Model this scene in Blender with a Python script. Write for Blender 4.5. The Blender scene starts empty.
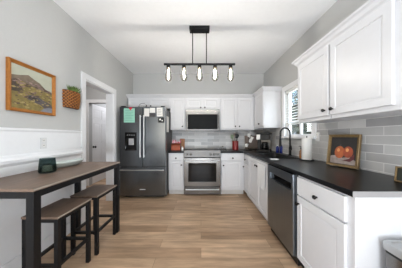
import bpy, bmesh, math, random
from mathutils import Vector, Matrix
PI = math.pi
random.seed(7)
scn = bpy.context.scene
C = scn.collection

# ---------------------------------------------------------------- camera
EYE = 1.22
F = 165.0
cam_d = bpy.data.cameras.new('camera'); cam = bpy.data.objects.new('camera', cam_d); C.objects.link(cam)
cam.location = (0, 0, EYE); cam.rotation_euler = (PI/2, 0, 0)
cam_d.sensor_width = 36.0; cam_d.lens = F/402*36; cam_d.shift_x = 0.0; cam_d.shift_y = 2/402
cam_d.clip_start = 0.02; cam_d.clip_end = 200
scn.camera = cam
# ---------------------------------------------------------------- world, lights, exposure
w = bpy.data.worlds.new('sky'); scn.world = w; w.use_nodes = True
nt = w.node_tree; bg = nt.nodes['Background']
sky = nt.nodes.new('ShaderNodeTexSky'); sky.sky_type = 'NISHITA'; sky.sun_disc = False
sky.sun_elevation = math.radians(38); sky.sun_rotation = math.radians(200); sky.dust_density = 2.5; sky.air_density = 1.0
mxs = nt.nodes.new('ShaderNodeMix'); mxs.data_type = 'RGBA'; mxs.inputs[0].default_value = 0.0
nt.links.new(sky.outputs[0], bg.inputs[0]); bg.inputs[1].default_value = 0.6

def area(name, loc, rot, sx, sy, power, col=(1, 1, 1)):
    l = bpy.data.lights.new(name, 'AREA'); l.shape = 'RECTANGLE'; l.size = sx; l.size_y = sy
    l.energy = power; l.color = col
    o = bpy.data.objects.new(name, l); C.objects.link(o); o.location = loc; o.rotation_euler = rot
    return o
# added unseen fill at a made-up left wall opening; daylight at the sink window
area('added_left_fill', (-1.85, -1.55, 1.5), (0, -PI/2, 0), 1.1, 1.9, 16, (0.86, 0.93, 1.0))
area('sink_window_daylight', (2.1, 2.66, 1.75), (0, PI/2, 0), 0.9, 1.0, 18, (0.93, 0.97, 1.0))
# added unseen fill, aimed up low behind the camera like a bounced flash
area('bounce_fill', (0.0, -1.7, 0.6), (math.radians(180-28), 0, 0), 0.9, 0.7, 104, (0.86, 0.93, 1.0))
area('hall_fill', (-2.35, 3.2, 2.70), (0, 0, 0), 0.4, 0.4, 9, (1.0, 0.97, 0.95))  # added unseen fill that brightens the hall
area('closet_fill', (-2.2, 4.9, 2.66), (0, 0, 0), 0.3, 0.3, 12, (0.95, 0.96, 1.0))  # added unseen fill for the space beyond the inner hall opening
vs = scn.view_settings
vs.view_transform = 'Standard'; vs.look = 'None'; vs.exposure = 0.46; vs.gamma = 1.0; vs.use_curve_mapping = False

# ---------------------------------------------------------------- materials
def lin(c):
    return tuple(((v/255)/12.92 if v/255 <= 0.04045 else ((v/255+0.055)/1.055)**2.4) for v in c) + (1.0,)
def mat(name, rgb, rough=0.5, metal=0.0, noise=0.0, nscale=20, stretch=(1, 1, 1), bump=0.0, **kw):
    m = bpy.data.materials.new(name); m.use_nodes = True
    n = m.node_tree; b = n.nodes['Principled BSDF']
    b.inputs['Base Color'].default_value = lin(rgb); b.inputs['Roughness'].default_value = rough
    b.inputs['Metallic'].default_value = metal
    for k, v in kw.items(): b.inputs[k.replace('_', ' ')].default_value = v
    tc = n.nodes.new('ShaderNodeTexCoord'); mp = n.nodes.new('ShaderNodeMapping'); mp.inputs['Scale'].default_value = stretch
    tx = n.nodes.new('ShaderNodeTexNoise'); tx.inputs['Scale'].default_value = nscale; tx.inputs['Detail'].default_value = 4
    n.links.new(tc.outputs['Object'], mp.inputs[0]); n.links.new(mp.outputs[0], tx.inputs['Vector'])
    hs = n.nodes.new('ShaderNodeMapRange'); hs.inputs['From Min'].default_value = 0.3; hs.inputs['From Max'].default_value = 0.7
    hs.inputs['To Min'].default_value = 1-max(noise, 0.012); hs.inputs['To Max'].default_value = 1+max(noise, 0.012)
    mu = n.nodes.new('ShaderNodeVectorMath'); mu.operation = 'SCALE'; mu.inputs[0].default_value = lin(rgb)[:3]
    n.links.new(tx.outputs[0], hs.inputs[0]); n.links.new(hs.outputs[0], mu.inputs['Scale']); n.links.new(mu.outputs[0], b.inputs['Base Color'])
    if bump:
        bp = n.nodes.new('ShaderNodeBump'); bp.inputs['Strength'].default_value = bump; bp.inputs['Distance'].default_value = 0.002
        n.links.new(tx.outputs[0], bp.inputs['Height']); n.links.new(bp.outputs[0], b.inputs['Normal'])
    return m

def brick_mat(name, c1, c2, cm, bw, bh, mortar, axes, rough, grain=None, bump=0.3, offset=0.5, gscale=1.0, msmooth=0.1):
    """planks or tiles: axes picks which object axes run along and across the courses"""
    m = bpy.data.materials.new(name); m.use_nodes = True
    n = m.node_tree; b = n.nodes['Principled BSDF']; b.inputs['Roughness'].default_value = rough
    tc = n.nodes.new('ShaderNodeTexCoord'); sp = n.nodes.new('ShaderNodeSeparateXYZ'); cb = n.nodes.new('ShaderNodeCombineXYZ')
    n.links.new(tc.outputs['Object'], sp.inputs[0])
    n.links.new(sp.outputs[axes[0]], cb.inputs[0]); n.links.new(sp.outputs[axes[1]], cb.inputs[1])
    br = n.nodes.new('ShaderNodeTexBrick'); br.inputs['Scale'].default_value = 1.0
    br.inputs['Color1'].default_value = lin(c1); br.inputs['Color2'].default_value = lin(c2); br.inputs['Mortar'].default_value = lin(cm)
    br.inputs['Brick Width'].default_value = bw; br.inputs['Row Height'].default_value = bh
    br.inputs['Mortar Size'].default_value = mortar; br.inputs['Mortar Smooth'].default_value = msmooth; br.offset = offset
    n.links.new(cb.outputs[0], br.inputs['Vector'])
    last = br.outputs['Color']
    if grain:
        mp = n.nodes.new('ShaderNodeMapping'); mp.inputs['Scale'].default_value = grain
        tx = n.nodes.new('ShaderNodeTexNoise'); tx.inputs['Scale'].default_value = 3; tx.inputs['Detail'].default_value = 7; tx.inputs['Roughness'].default_value = .6
        tx.noise_dimensions = '4D'
        n.links.new(br.outputs['Color'], tx.inputs['W'])
        n.links.new(tc.outputs['Object'], mp.inputs[0]); n.links.new(mp.outputs[0], tx.inputs['Vector'])
        mr = n.nodes.new('ShaderNodeMapRange'); mr.inputs['From Min'].default_value = 0.3; mr.inputs['From Max'].default_value = 0.7
        mr.inputs['To Min'].default_value = 1-0.22*gscale; mr.inputs['To Max'].default_value = 1+0.18*gscale
        mu = n.nodes.new('ShaderNodeVectorMath'); mu.operation = 'SCALE'
        n.links.new(tx.outputs[0], mr.inputs[0]); n.links.new(last, mu.inputs[0]); n.links.new(mr.outputs[0], mu.inputs['Scale'])
        last = mu.outputs[0]
    n.links.new(last, b.inputs['Base Color'])
    bp = n.nodes.new('ShaderNodeBump'); bp.inputs['Strength'].default_value = bump; bp.inputs['Distance'].default_value = 0.002; bp.invert = True
    n.links.new(br.outputs['Fac'], bp.inputs['Height']); n.links.new(bp.outputs[0], b.inputs['Normal'])
    return m

def glass(name, rgb, rough=0.02, ior=1.2, mixt=0.5):
    m = bpy.data.materials.new(name); m.use_nodes = True
    n = m.node_tree; b = n.nodes['Principled BSDF']; out = n.nodes['Material Output']
    b.inputs['Base Color'].default_value = lin(rgb); b.inputs['Roughness'].default_value = rough
    b.inputs['Transmission Weight'].default_value = 1.0; b.inputs['IOR'].default_value = ior
    t = n.nodes.new('ShaderNodeBsdfTransparent'); t.inputs[0].default_value = lin(rgb)
    mx = n.nodes.new('ShaderNodeMixShader'); mx.inputs[0].default_value = mixt
    n.links.new(b.outputs[0], mx.inputs[1]); n.links.new(t.outputs[0], mx.inputs[2]); n.links.new(mx.outputs[0], out.inputs[0])
    return m
def emit(name, rgb, s):
    m = bpy.data.materials.new(name); m.use_nodes = True
    b = m.node_tree.nodes['Principled BSDF']; b.inputs['Base Color'].default_value = lin(rgb)
    b.inputs['Emission Color'].default_value = lin(rgb); b.inputs['Emission Strength'].default_value = s
    return m

M = {}
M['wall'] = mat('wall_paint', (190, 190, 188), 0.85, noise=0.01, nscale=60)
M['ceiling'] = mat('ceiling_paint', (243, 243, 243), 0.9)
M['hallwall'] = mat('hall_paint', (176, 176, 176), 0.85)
M['trim'] = mat('white_trim_paint', (233, 233, 234), 0.45)
M['cab'] = mat('white_cabinet_paint', (212, 212, 214), 0.35)
M['kick'] = mat('toe_kick_paint', (205, 203, 200), 0.6)
M['floor'] = brick_mat('oak_planks', (198, 167, 136), (160, 130, 102), (116, 94, 74), 1.22, 0.15, 0.0014, (0, 1), 0.42, grain=(0.8, 6, 1), gscale=1.7, bump=0.15, offset=0.37)
M['tile_r'] = brick_mat('grey_subway_tiles_side', (206, 204, 202), (158, 157, 157), (216, 214, 212), 0.305, 0.0765, 0.0028, (1, 2), 0.25, grain=(1, 1, 1), gscale=0.35, bump=0.5)
M['tile_b'] = brick_mat('grey_subway_tiles_back', (216, 215, 214), (168, 168, 169), (232, 231, 229), 0.305, 0.0765, 0.0028, (0, 2), 0.38, grain=(1, 1, 1), gscale=0.35, bump=0.5)
M['counter'] = mat('black_honed_counter', (17, 18, 20), 0.3, Specular_IOR_Level=0.22, noise=0.15, nscale=90)
M['steel'] = mat('brushed_steel', (122, 120, 118), 0.26, 1.0, noise=0.06, nscale=12, stretch=(1, 1, 30))
M['darksteel'] = mat('black_stainless', (118, 122, 126), 0.26, 1.0, noise=0.08, nscale=6, stretch=(14, 14, 0.4))
M['dwsteel'] = mat('dark_dishwasher_steel', (132, 138, 144), 0.3, 1.0, noise=0.06, nscale=6, stretch=(14, 14, 0.4))
M['blackglass'] = mat('black_glass', (8, 8, 9), 0.05, Specular_IOR_Level=0.3)
M['black'] = mat('black_metal', (13, 13, 15), 0.45, 0.0, Specular_IOR_Level=0.3)
M['blackplastic'] = mat('black_plastic', (14, 14, 15), 0.45, Specular_IOR_Level=0.35)
M['knob'] = mat('black_knob', (18, 17, 17), 0.35, 0.5)
M['tabletop'] = brick_mat('greige_wood_top', (118, 97, 82), (102, 83, 70), (98, 80, 68), 3.0, 0.14, 0.0005, (1, 0), 0.5, grain=(16, 1.2, 16), gscale=1.0, bump=0.02)
M['gold'] = mat('gilded_wood', (166, 106, 44), 0.4, 0.35, noise=0.15, nscale=60)
M['palegold'] = mat('pale_gilded_frame', (118, 96, 62), 0.4, 0.3, noise=0.2, nscale=80)
M['wicker'] = mat('brown_wicker', (98, 56, 28), 0.7, noise=0.25, nscale=70)
M['leaf'] = mat('green_leaf', (104, 128, 66), 0.55, noise=0.25, nscale=30)
M['leaf2'] = mat('sage_leaf', (112, 124, 100), 0.6, noise=0.25, nscale=30)
M['white'] = mat('white_ceramic', (232, 230, 226), 0.25)
M['paper'] = mat('white_paper', (222, 220, 216), 0.8)
M['cloth'] = mat('white_towel', (226, 226, 226), 0.95, noise=0.06, nscale=120, bump=0.3)
M['mint'] = mat('mint_paper', (150, 205, 184), 0.8, noise=0.08, nscale=120)
M['red'] = mat('red_plastic', (196, 30, 60), 0.4)
M['crock'] = mat('red_enamel', (116, 24, 22), 0.3)
M['copper'] = mat('copper', (128, 62, 40), 0.35, 0.6, noise=0.06, nscale=15)
M['boardwood'] = mat('cutting_board_wood', (170, 118, 84), 0.6, noise=0.12, nscale=12, stretch=(8, 1, 1))
M['greyboard'] = mat('taupe_board', (126, 112, 104), 0.6, noise=0.1, nscale=12, stretch=(8, 1, 1))
M['blue'] = mat('blue_soap', (20, 38, 120), 0.25)
M['amber'] = mat('amber_bottle', (128, 84, 48), 0.25)
M['pane'] = glass('window_glass', (250, 252, 252), 0.0, 1.05, 0.85)
M['bulbglass'] = glass('clear_bulb_glass', (250, 248, 244), 0.03, 1.45, 0.5)
M['smokeglass'] = glass('smoked_glass', (178, 190, 190), 0.03, 1.15, 0.7)
M['filament'] = emit('glowing_filament', (250, 248, 246), 1700)
M['outlet'] = mat('outlet_plastic', (214, 214, 214), 0.4)
M['wax'] = mat('candle_wax', (232, 214, 188), 0.5)
M['canopaint'] = mat('oil_paint', (60, 52, 44), 0.5)
M['grass'] = mat('lawn', (96, 112, 66), 0.9, noise=0.3, nscale=3)
M['bark'] = mat('bark', (84, 72, 62), 0.9, noise=0.3, nscale=12)
M['foliage'] = mat('tree_foliage', (88, 96, 88), 0.8, noise=0.4, nscale=4)
M['siding'] = mat('blue_grey_siding', (150, 160, 172), 0.7, noise=0.08, nscale=2, stretch=(.1, .1, 12))
M['roof'] = mat('dark_shingle', (70, 68, 70), 0.9, noise=0.2, nscale=12)
M['fruit_light'] = mat('painted_fruit_light', (206, 140, 84), 0.6, noise=0.2)
M['lid'] = mat('satin_steel_lid', (176, 176, 176), 0.42, 0.6)
M['edge'] = mat('pale_edge', (158, 146, 134), 0.5)  # thin paler strip along one edge of the tabletop and seats
M['handle'] = mat('bright_steel_handle', (214, 214, 214), 0.32, 0.85)
M['tank'] = mat('grey_tinted_tank', (70, 70, 73), 0.2)
M['burner'] = mat('burner_grey', (38, 38, 40), 0.4)
M['blind'] = mat('white_blind', (238, 238, 236), 0.6)

# ---------------------------------------------------------------- mesh helpers
class MB:
    def __init__(s, mtx=None): s.v = []; s.f = []; s.mi = []; s.m = mtx or Matrix.Identity(4); s.cur = 0
    def add(s, vs, fs):
        k = len(s.v); s.v += [tuple(s.m @ Vector(p)) for p in vs]
        for f in fs: s.f.append([k+i for i in f]); s.mi.append(s.cur)
        return s
    def box(s, x0, x1, y0, y1, z0, z1):
        return s.add([(x0,y0,z0),(x1,y0,z0),(x1,y1,z0),(x0,y1,z0),(x0,y0,z1),(x1,y0,z1),(x1,y1,z1),(x0,y1,z1)],
                     [(0,3,2,1),(4,5,6,7),(0,1,5,4),(1,2,6,5),(2,3,7,6),(3,0,4,7)])
    def hexa(s, p):
        return s.add(p, [(0,3,2,1),(4,5,6,7),(0,1,5,4),(1,2,6,5),(2,3,7,6),(3,0,4,7)])
    def lathe(s, prof, c=(0,0,0), n=20, axis='z', cap=True):
        vs = []
        for r, z in prof:
            for k in range(n):
                a = 2*PI*k/n; x, y = r*math.cos(a), r*math.sin(a)
                q = (x, y, z) if axis == 'z' else ((x, z, y) if axis == 'y' else (z, x, y))
                vs.append((c[0]+q[0], c[1]+q[1], c[2]+q[2]))
        fs = []
        for i in range(len(prof)-1):
            for k in range(n):
                a, b = i*n+k, i*n+(k+1) % n
                fs.append((a, b, b+n, a+n))
        if cap:
            fs.append(tuple(reversed(range(n)))); fs.append(tuple((len(prof)-1)*n+k for k in range(n)))
        return s.add(vs, fs)
    def tube(s, pts, r, n=10, cap=True):
        pts = [Vector(p) for p in pts]; vs = []; up = None
        rr = r if isinstance(r, (list, tuple)) else [r]*len(pts)
        for i, p in enumerate(pts):
            t = (pts[min(i+1, len(pts)-1)]-pts[max(i-1, 0)]).normalized()
            if up is None:
                up = Vector((0, 0, 1)) if abs(t.z) < 0.9 else Vector((1, 0, 0))
            a = t.cross(up)
            if a.length < 1e-4: a = t.cross(Vector((0, 1, 0)))
            a.normalize(); b = a.cross(t).normalized(); up = b
            for k in range(n):
                an = 2*PI*k/n; vs.append(tuple(p + rr[i]*(math.cos(an)*a + math.sin(an)*b)))
        fs = []
        for i in range(len(pts)-1):
            for k in range(n):
                a, b = i*n+k, i*n+(k+1) % n; fs.append((a, b, b+n, a+n))
        if cap: fs.append(tuple(reversed(range(n)))); fs.append(tuple((len(pts)-1)*n+k for k in range(n)))
        return s.add(vs, fs)
    def ball(s, c, r, sc=(1,1,1), n=12):
        prof = []
        for i in range(n//2+1):
            a = -PI/2+PI*i/(n//2); prof.append((max(r*math.cos(a), 1e-4), r*math.sin(a)))
        k = len(s.v); sm = s.m; s.m = sm @ Matrix.Translation(c) @ Matrix.Diagonal((*sc, 1)); s.lathe(prof, n=n); s.m = sm
        return s
    def prism(s, poly, y0, y1):
        """polygon in x,z extruded along y"""
        n = len(poly); vs = [(x, y0, z) for x, z in poly]+[(x, y1, z) for x, z in poly]
        fs = [tuple(range(n)), tuple(reversed(range(n, 2*n)))]+[(i, i+n, (i+1) % n+n, (i+1) % n) for i in range(n)]
        return s.add(vs, fs)
    def loft(s, rings, cap=True):
        n = len(rings[0]); vs = [p for r in rings for p in r]; fs = []
        for i in range(len(rings)-1):
            for k in range(n):
                a, b = i*n+k, i*n+(k+1) % n; fs.append((a, b, b+n, a+n))
        if cap: fs.append(tuple(reversed(range(n)))); fs.append(tuple((len(rings)-1)*n+k for k in range(n)))
        return s.add(vs, fs)
    def build(s, name, m, parent=None, bevel=0.0, smooth=False, seg=2):
        me = bpy.data.meshes.new(name); me.from_pydata(s.v, [], s.f); me.update()
        bm = bmesh.new(); bm.from_mesh(me); bmesh.ops.remove_doubles(bm, verts=bm.verts, dist=1e-6) if smooth else None
        bmesh.ops.recalc_face_normals(bm, faces=bm.faces); bm.to_mesh(me); bm.free()
        ms = m if isinstance(m, list) else [m]
        for q in ms: me.materials.append(q)
        if len(ms) > 1 and len(me.polygons) == len(s.mi):
            for p, i in zip(me.polygons, s.mi): p.material_index = i
        if smooth:
            for p in me.polygons: p.use_smooth = True
            try: me.set_sharp_from_angle(angle=math.radians(40))
            except Exception: pass
        o = bpy.data.objects.new(name, me); C.objects.link(o)
        if parent: o.parent = parent
        if bevel:
            b = o.modifiers.new('bevel', 'BEVEL'); b.width = bevel; b.segments = seg; b.limit_method = 'ANGLE'; b.angle_limit = math.radians(40)
            b.harden_normals = False
        return o
def bx(*a): return MB().box(*a)
def slab(xs, ys, fill, a0, a1, axis='z'):
    """rectilinear slab with openings as one welded mesh; fill(i,j) says which cells are solid"""
    mb = MB(); nx, ny = len(xs), len(ys)
    def P(i, j, k):
        x, y, z = xs[i], ys[j], (a0, a1)[k]
        return (x, y, z) if axis == 'z' else ((z, x, y) if axis == 'x' else (x, z, y))
    vs = [P(i, j, k) for k in (0, 1) for j in range(ny) for i in range(nx)]
    I = lambda i, j, k: k*nx*ny+j*nx+i
    fs = []
    F_ = lambda i, j: 0 <= i < nx-1 and 0 <= j < ny-1 and fill(i, j)
    for i in range(nx-1):
        for j in range(ny-1):
            if not F_(i, j): continue
            for k in (0, 1): fs.append((I(i,j,k), I(i+1,j,k), I(i+1,j+1,k), I(i,j+1,k)))
            if not F_(i-1, j): fs.append((I(i,j,0), I(i,j+1,0), I(i,j+1,1), I(i,j,1)))
            if not F_(i+1, j): fs.append((I(i+1,j,0), I(i+1,j+1,0), I(i+1,j+1,1), I(i+1,j,1)))
            if not F_(i, j-1): fs.append((I(i,j,0), I(i+1,j,0), I(i+1,j,1), I(i,j,1)))
            if not F_(i, j+1): fs.append((I(i,j+1,0), I(i+1,j+1,0), I(i+1,j+1,1), I(i,j+1,1)))
    used = sorted({q for f in fs for q in f}); mp = {q: n for n, q in enumerate(used)}
    mb.add([vs[q] for q in used], [[mp[q] for q in f] for f in fs])
    return mb
def thing(name, label, cat, loc=(0,0,0), rz=0, group=None, parent=None):
    o = bpy.data.objects.new(name, None); C.objects.link(o); o.location = loc; o.rotation_euler = (0, 0, rz)
    o.empty_display_size = 0.1
    return tag(o, label, cat, group)
def tag(o, label, cat, group=None):
    o['label'] = label; o['category'] = cat
    if group: o['group'] = group
    return o
def struct(o, label=None, cat=None):
    o['kind'] = 'structure'
    if label: o['label'] = label; o['category'] = cat or 'structure'
    return o
def lab(o, t): o['label'] = t; return o

# ---------------------------------------------------------------- room dimensions
XL, XR, YB, ZC = -1.66, 1.53, 4.04, 2.74
YR = -3.1
WT = 0.12
struct(bx(-3.5, XR+WT, YR-0.1, 6.0, -0.1, 0).build('floor', M['floor']), 'light brown wood plank floor of the kitchen', 'floor')
struct(bx(-3.5, XR+WT, YR-0.1, 6.0, ZC, ZC+0.1).build('ceiling', M['ceiling']), 'flat white ceiling over the kitchen', 'ceiling')
# left wall with the cased doorway, plus an added unseen opening for fill light
DY0, DY1, DZ = 2.36, 3.12, 2.03
struct(slab([YR, -2.5, -0.6, DY0, DY1, YB+WT], [0, 0.9, DZ, ZC], lambda i, j: not ((i == 3 and j < 2) or (i == 1 and j == 1)), XL-WT, XL, 'x').build('wall_left', M['wall']), 'light grey left wall with a doorway', 'wall')
# right wall with the window over the sink
WY0, WY1, WZ0, WZ1 = 2.26, 3.00, 1.21, 2.03
struct(slab([YR, WY0, WY1, YB+WT], [0, WZ0, WZ1, ZC], lambda i, j: not (i == 1 and j == 1), XR, XR+WT, 'x').build('wall_right', M['wall']), 'light grey right wall with the sink window', 'wall')
struct(bx(XL, XR, YB, YB+WT, 0, ZC).build('wall_back', M['wall']), 'light grey back wall above the cabinets', 'wall')
struct(bx(XL, XR, YR-WT, YR, 0, ZC).build('wall_front', M['wall']), 'light grey wall behind the camera', 'wall')
# hall beyond the doorway
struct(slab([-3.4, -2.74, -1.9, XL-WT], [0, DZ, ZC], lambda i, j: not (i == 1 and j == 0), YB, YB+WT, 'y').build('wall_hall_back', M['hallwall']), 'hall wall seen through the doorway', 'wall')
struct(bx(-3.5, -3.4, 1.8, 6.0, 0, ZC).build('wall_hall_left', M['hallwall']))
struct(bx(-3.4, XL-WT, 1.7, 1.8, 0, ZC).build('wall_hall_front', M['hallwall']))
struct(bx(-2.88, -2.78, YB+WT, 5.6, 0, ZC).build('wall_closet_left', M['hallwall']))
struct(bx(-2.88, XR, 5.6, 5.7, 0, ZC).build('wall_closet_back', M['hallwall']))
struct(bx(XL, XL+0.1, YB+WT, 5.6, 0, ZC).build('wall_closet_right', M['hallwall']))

def panel_door(mb, x0, x1, z0, z1, t, fr=0.055, raised=True):
    """door or drawer face: front at y=-t, back at y=0, profile of a routed raised panel"""
    prof = [(0, 0), (0, t-0.002), (0.002, t)]
    if min(x1-x0, z1-z0) > 2.6*fr:
        prof += [(fr, t), (fr+0.006, t-0.007), (fr+0.012, t-0.007)]
        if raised: prof += [(fr+0.020, t-0.004)]
    rings = [[(x0+d, -y, z0+d), (x1-d, -y, z0+d), (x1-d, -y, z1-d), (x0+d, -y, z1-d)] for d, y in prof]
    mb.loft(rings)
    return mb

# hall door (on the closet side wall, facing +X)
dr = thing('door_1', 'white panelled door seen open through the left doorway', 'door', (-2.775, 4.53, 0), PI/2)
struct(dr)
mb = MB(); mb.box(-0.38, 0.38, -0.02, 0.0, 0.005, 2.03)
d_leaf = mb.build('door_leaf', M['trim'], dr, 0.002)
mb = MB()
for (a, b) in ((0.2, 0.88), (1.02, 1.55), (1.66, 1.92)):
    for (p, q) in ((-0.29, -0.04), (0.04, 0.29)):
        rings = [[(p+d, -y, a+d), (q-d, -y, a+d), (q-d, -y, b-d), (p+d, -y, b-d)] for d, y in ((0, 0.019), (0.0, 0.026), (0.02, 0.021), (0.05, 0.026))]
        mb.loft(rings)
mb.build('door_panel', M['trim'], dr)
mb = MB(); mb.lathe([(0.028, 0.0), (0.028, -0.006), (0.01, -0.01), (0.01, -0.04), (0.026, -0.05), (0.028, -0.065), (0.012, -0.075)], (-0.31, -0.02, 0.94), 14, 'y')
lab(mb.build('door_knob', M['knob'], dr, smooth=True), 'black round door knob')

def casing(idx, mk, label):
    o = mk.build('trim_%d' % idx, M['trim'], None, 0.003); struct(o, label, 'trim'); return o
# doorway casing: kitchen side + jamb lining
ca = slab([DY0-0.085, DY0, DY1, DY1+0.085], [0, DZ, DZ+0.085], lambda i, j: not (i == 1 and j == 0), XL, XL+0.018, 'x')
casing(1, ca, 'white casing round the left doorway')
j = slab([DY0-0.0, DY0+0.015, DY1-0.015, DY1], [0, DZ-0.015, DZ], lambda i, j: not (i == 1 and j == 0), XL-WT-0.01, XL+0.005, 'x')
casing(2, j, 'white jamb lining inside the left doorway')
ca = slab([-2.82, -2.74, -1.9, -1.82], [0, DZ, DZ+0.08], lambda i, j: not (i == 1 and j == 0), YB-0.018, YB, 'y')
casing(3, ca, 'white casing of the inner hall opening')
# wainscot of the left wall: panel board, rails, cap
mb = MB(); mb.box(XL, XL+0.010, -0.55, DY0-0.087, 0.14, 1.28)
casing(4, mb, 'white wainscot board on the left wall')
mb = MB(); mb.prism([(XL+0.010, 1.262), (XL+0.016, 1.262), (XL+0.022, 1.275), (XL+0.022, 1.292), (XL+0.0, 1.292), (XL, 1.2805), (XL+0.010, 1.2805)], -0.55, DY0-0.087)
casing(5, mb, 'white cap rail of the wainscot')
mb = MB(); mb.prism([(XL+0.0105, 0.955), (XL+0.018, 0.965), (XL+0.036, 0.985), (XL+0.04, 1.01), (XL+0.022, 1.03), (XL+0.016, 1.05), (XL+0.0105, 1.055)], -0.55, DY0-0.087)
casing(6, mb, 'white moulded chair rail of the wainscot')
for n_, (y0, y1) in enumerate(((YR, DY0-0.087),)):
    struct(bx(XL, XL+0.016, y0, y1, 0, 0.138).build('baseboard_left', M['trim'], None, 0.004), 'white baseboard under the wainscot', 'baseboard')
struct(bx(-2.78, -2.765, YB+WT, 4.14, 0, 0.12).build('baseboard_hall', M['trim'], None, 0.003))
# ---------------------------------------------------------------- backsplash tiles
CT = 0.905           # counter top height
UB = 1.38            # underside of the wall cabinets
yb2 = slab([0.5, WY0-0.09, WY1+0.09, YB], [CT+0.001, WZ0-0.1, UB+0.02], lambda i, j: not (i == 1 and j == 1), XR-0.009, XR-0.0005, 'x')
struct(yb2.build('trim_8', M['tile_r']), 'grey glazed subway tile backsplash on the right wall', 'backsplash')
struct(bx(-0.70, XR-0.0095, YB-0.009, YB-0.0005, CT+0.001, UB+0.02).build('trim_9', M['tile_b']), 'pale grey subway tile backsplash behind the stove', 'backsplash')

# ---------------------------------------------------------------- window over the sink
win = thing('window_1', 'white double hung window over the sink', 'window', (XR, (WY0+WY1)/2, WZ0)); struct(win)
hw = (WY1-WY0)/2; hh = WZ1-WZ0
ys = [-hw, -hw+0.035, -0.02, 0.02, hw-0.035, hw]; zs = [0, 0.04, 0.235, 0.265, hh-0.035, hh]
sl = slab(ys, zs, lambda i, j: i in (0, 2, 4) or j in (0, 2, 4), 0.05, 0.085, 'x')
sl.build('window_sash', M['trim'], win, 0.003)
MB().box(0.064, 0.068, -hw+0.03, hw-0.03, 0.035, hh-0.03).build('pane', M['pane'], win)
sl = slab([-hw-0.085, -hw+0.002, hw-0.002, hw+0.085], [-0.03, 0.001, hh-0.002, hh+0.085], lambda i, j: not (i == 1 and j == 1) , -0.02, -0.0005, 'x')
sl.build('window_casing', M['trim'], win, 0.003)
MB().box(-0.045, 0.05, -hw-0.09, hw+0.09, -0.032, -0.001).build('window_sill', M['trim'], win, 0.004)
bl = thing('window_blind', 'white horizontal slat blind hanging in the sink window', 'blind', (XR+0.024, (WY0+WY1)/2, WZ1))
MB().box(-0.02, 0.02, -hw+0.006, hw-0.006, -0.045, -0.002).build('headrail', M['blind'], bl, 0.002)
mb = MB()
for k in range(12):
    z = -0.066-k*0.0455
    mb.hexa([(-0.021, -hw+0.012, z-0.010), (0.021, -hw+0.012, z+0.010), (0.021, hw-0.012, z+0.010), (-0.021, hw-0.012, z-0.010),
             (-0.021, -hw+0.012, z-0.0075), (0.021, -hw+0.012, z+0.0125), (0.021, hw-0.012, z+0.0125), (-0.021, hw-0.012, z-0.0075)])
mb.build('slats', M['blind'], bl)
MB().box(-0.014, 0.014, -hw+0.010, hw-0.010, -0.617, -0.602).build('bottom_rail', M['blind'], bl, 0.003)
for sy in (-0.24, 0.24):
    MB().tube([(0, sy, -0.60), (0, sy, -0.04)], 0.0012, 5).build('cord', M['blind'], bl)

# ---------------------------------------------------------------- cabinets
def add_knob(par, x, z, y=0.0):
    mb = MB(); mb.lathe([(0.007, 0), (0.007, -0.012), (0.015, -0.017), (0.0165, -0.024), (0.013, -0.030), (0.004, -0.032)], (x, y, z), 14, 'y')
    return mb.build('knob', M['knob'], par, smooth=True)
def cabinet(name, label, loc, rz, w, d, z0, z1, fronts, kick=True, group=None, cat='cabinet', open_top=False):
    """fronts: (kind, x0, x1, z0, z1, knobx, knobz) in local coords; face frame front at y=0, doors in front of it"""
    t = thing(name, label, cat, loc, rz, group)
    mb = MB()
    zz = z0+(0.10 if kick else 0)
    if open_top:
        mb.box(-w/2, w/2, 0, 0.02, zz, z1); mb.box(-w/2, -w/2+0.018, 0.02, d, zz, z1); mb.box(w/2-0.018, w/2, 0.02, d, zz, z1)
        mb.box(-w/2+0.018, w/2-0.018, 0.02, d, zz, zz+0.018); mb.box(-w/2+0.018, w/2-0.018, d-0.01, d, zz+0.018, z1)
    else:
        mb.box(-w/2, w/2, 0, d, zz, z1)
    mb.build('body', M['cab'], t, 0.0015)
    if kick: MB().box(-w/2+0.002, w/2-0.002, 0.055, 0.075, z0, zz-0.001).build('toe_kick', M['kick'], t)
    for (kind, a, b, c, e, kx, kz) in fronts:
        m2 = MB(); panel_door(m2, a, b, c, e, 0.019, 0.055 if kind == 'door' else 0.07, True)
        o = m2.build(kind, M['cab'], t); o.location = (0, -0.001, 0)
        if kx is not None: add_knob(o, kx, kz, -0.019)
    return t
FX = 0.895; YF = 3.42     # face frames
RZ = -PI/2                # local -y -> world -x ; local +x -> world -y
# right run -----------------------------------------------------------------
w = 0.545; yc = 1.245
cabinet('base_cabinet', 'white base cabinet nearest the camera, beside the dishwasher, one drawer over one door', (FX, yc, 0), RZ, w, 0.60, 0, CT-0.038,
        [('drawer', -w/2+0.015, w/2-0.035, 0.695, 0.85, 0.0, 0.757), ('door', -w/2+0.015, w/2-0.035, 0.115, 0.68, -w/2+0.045, 0.615)])
# flush white end panel closing the run towards the camera
tag(bx(FX-0.002, XR-0.011, 0.955, 0.9715, 0, CT-0.038).build('end_panel', M['cab'], None, 0.0015), 'plain white end panel of the counter run beside the trash can', 'cabinet panel')
w = 0.90; yc = 2.115+w/2+0.005
cabinet('sink_cabinet', 'white sink base cabinet with two doors, a towel on its nearer door', (FX, yc, 0), RZ, w, 0.60, 0, CT-0.038,
        [('door', -w/2+0.012, -0.003, 0.115, 0.85, -0.045, 0.755), ('door', 0.003, w/2-0.012, 0.115, 0.85, 0.045, 0.755)], open_top=True)
w = 0.385; yc = 3.03+w/2
cabinet('base_cabinet', 'narrow white base cabinet between the sink cabinet and the back corner, drawer over door', (FX, yc, 0), RZ, w, 0.60, 0, CT-0.038,
        [('drawer', -w/2+0.05, w/2-0.012, 0.695, 0.85, 0.0, 0.757), ('door', -w/2+0.05, w/2-0.012, 0.115, 0.68, -w/2+0.085, 0.60)])
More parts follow.
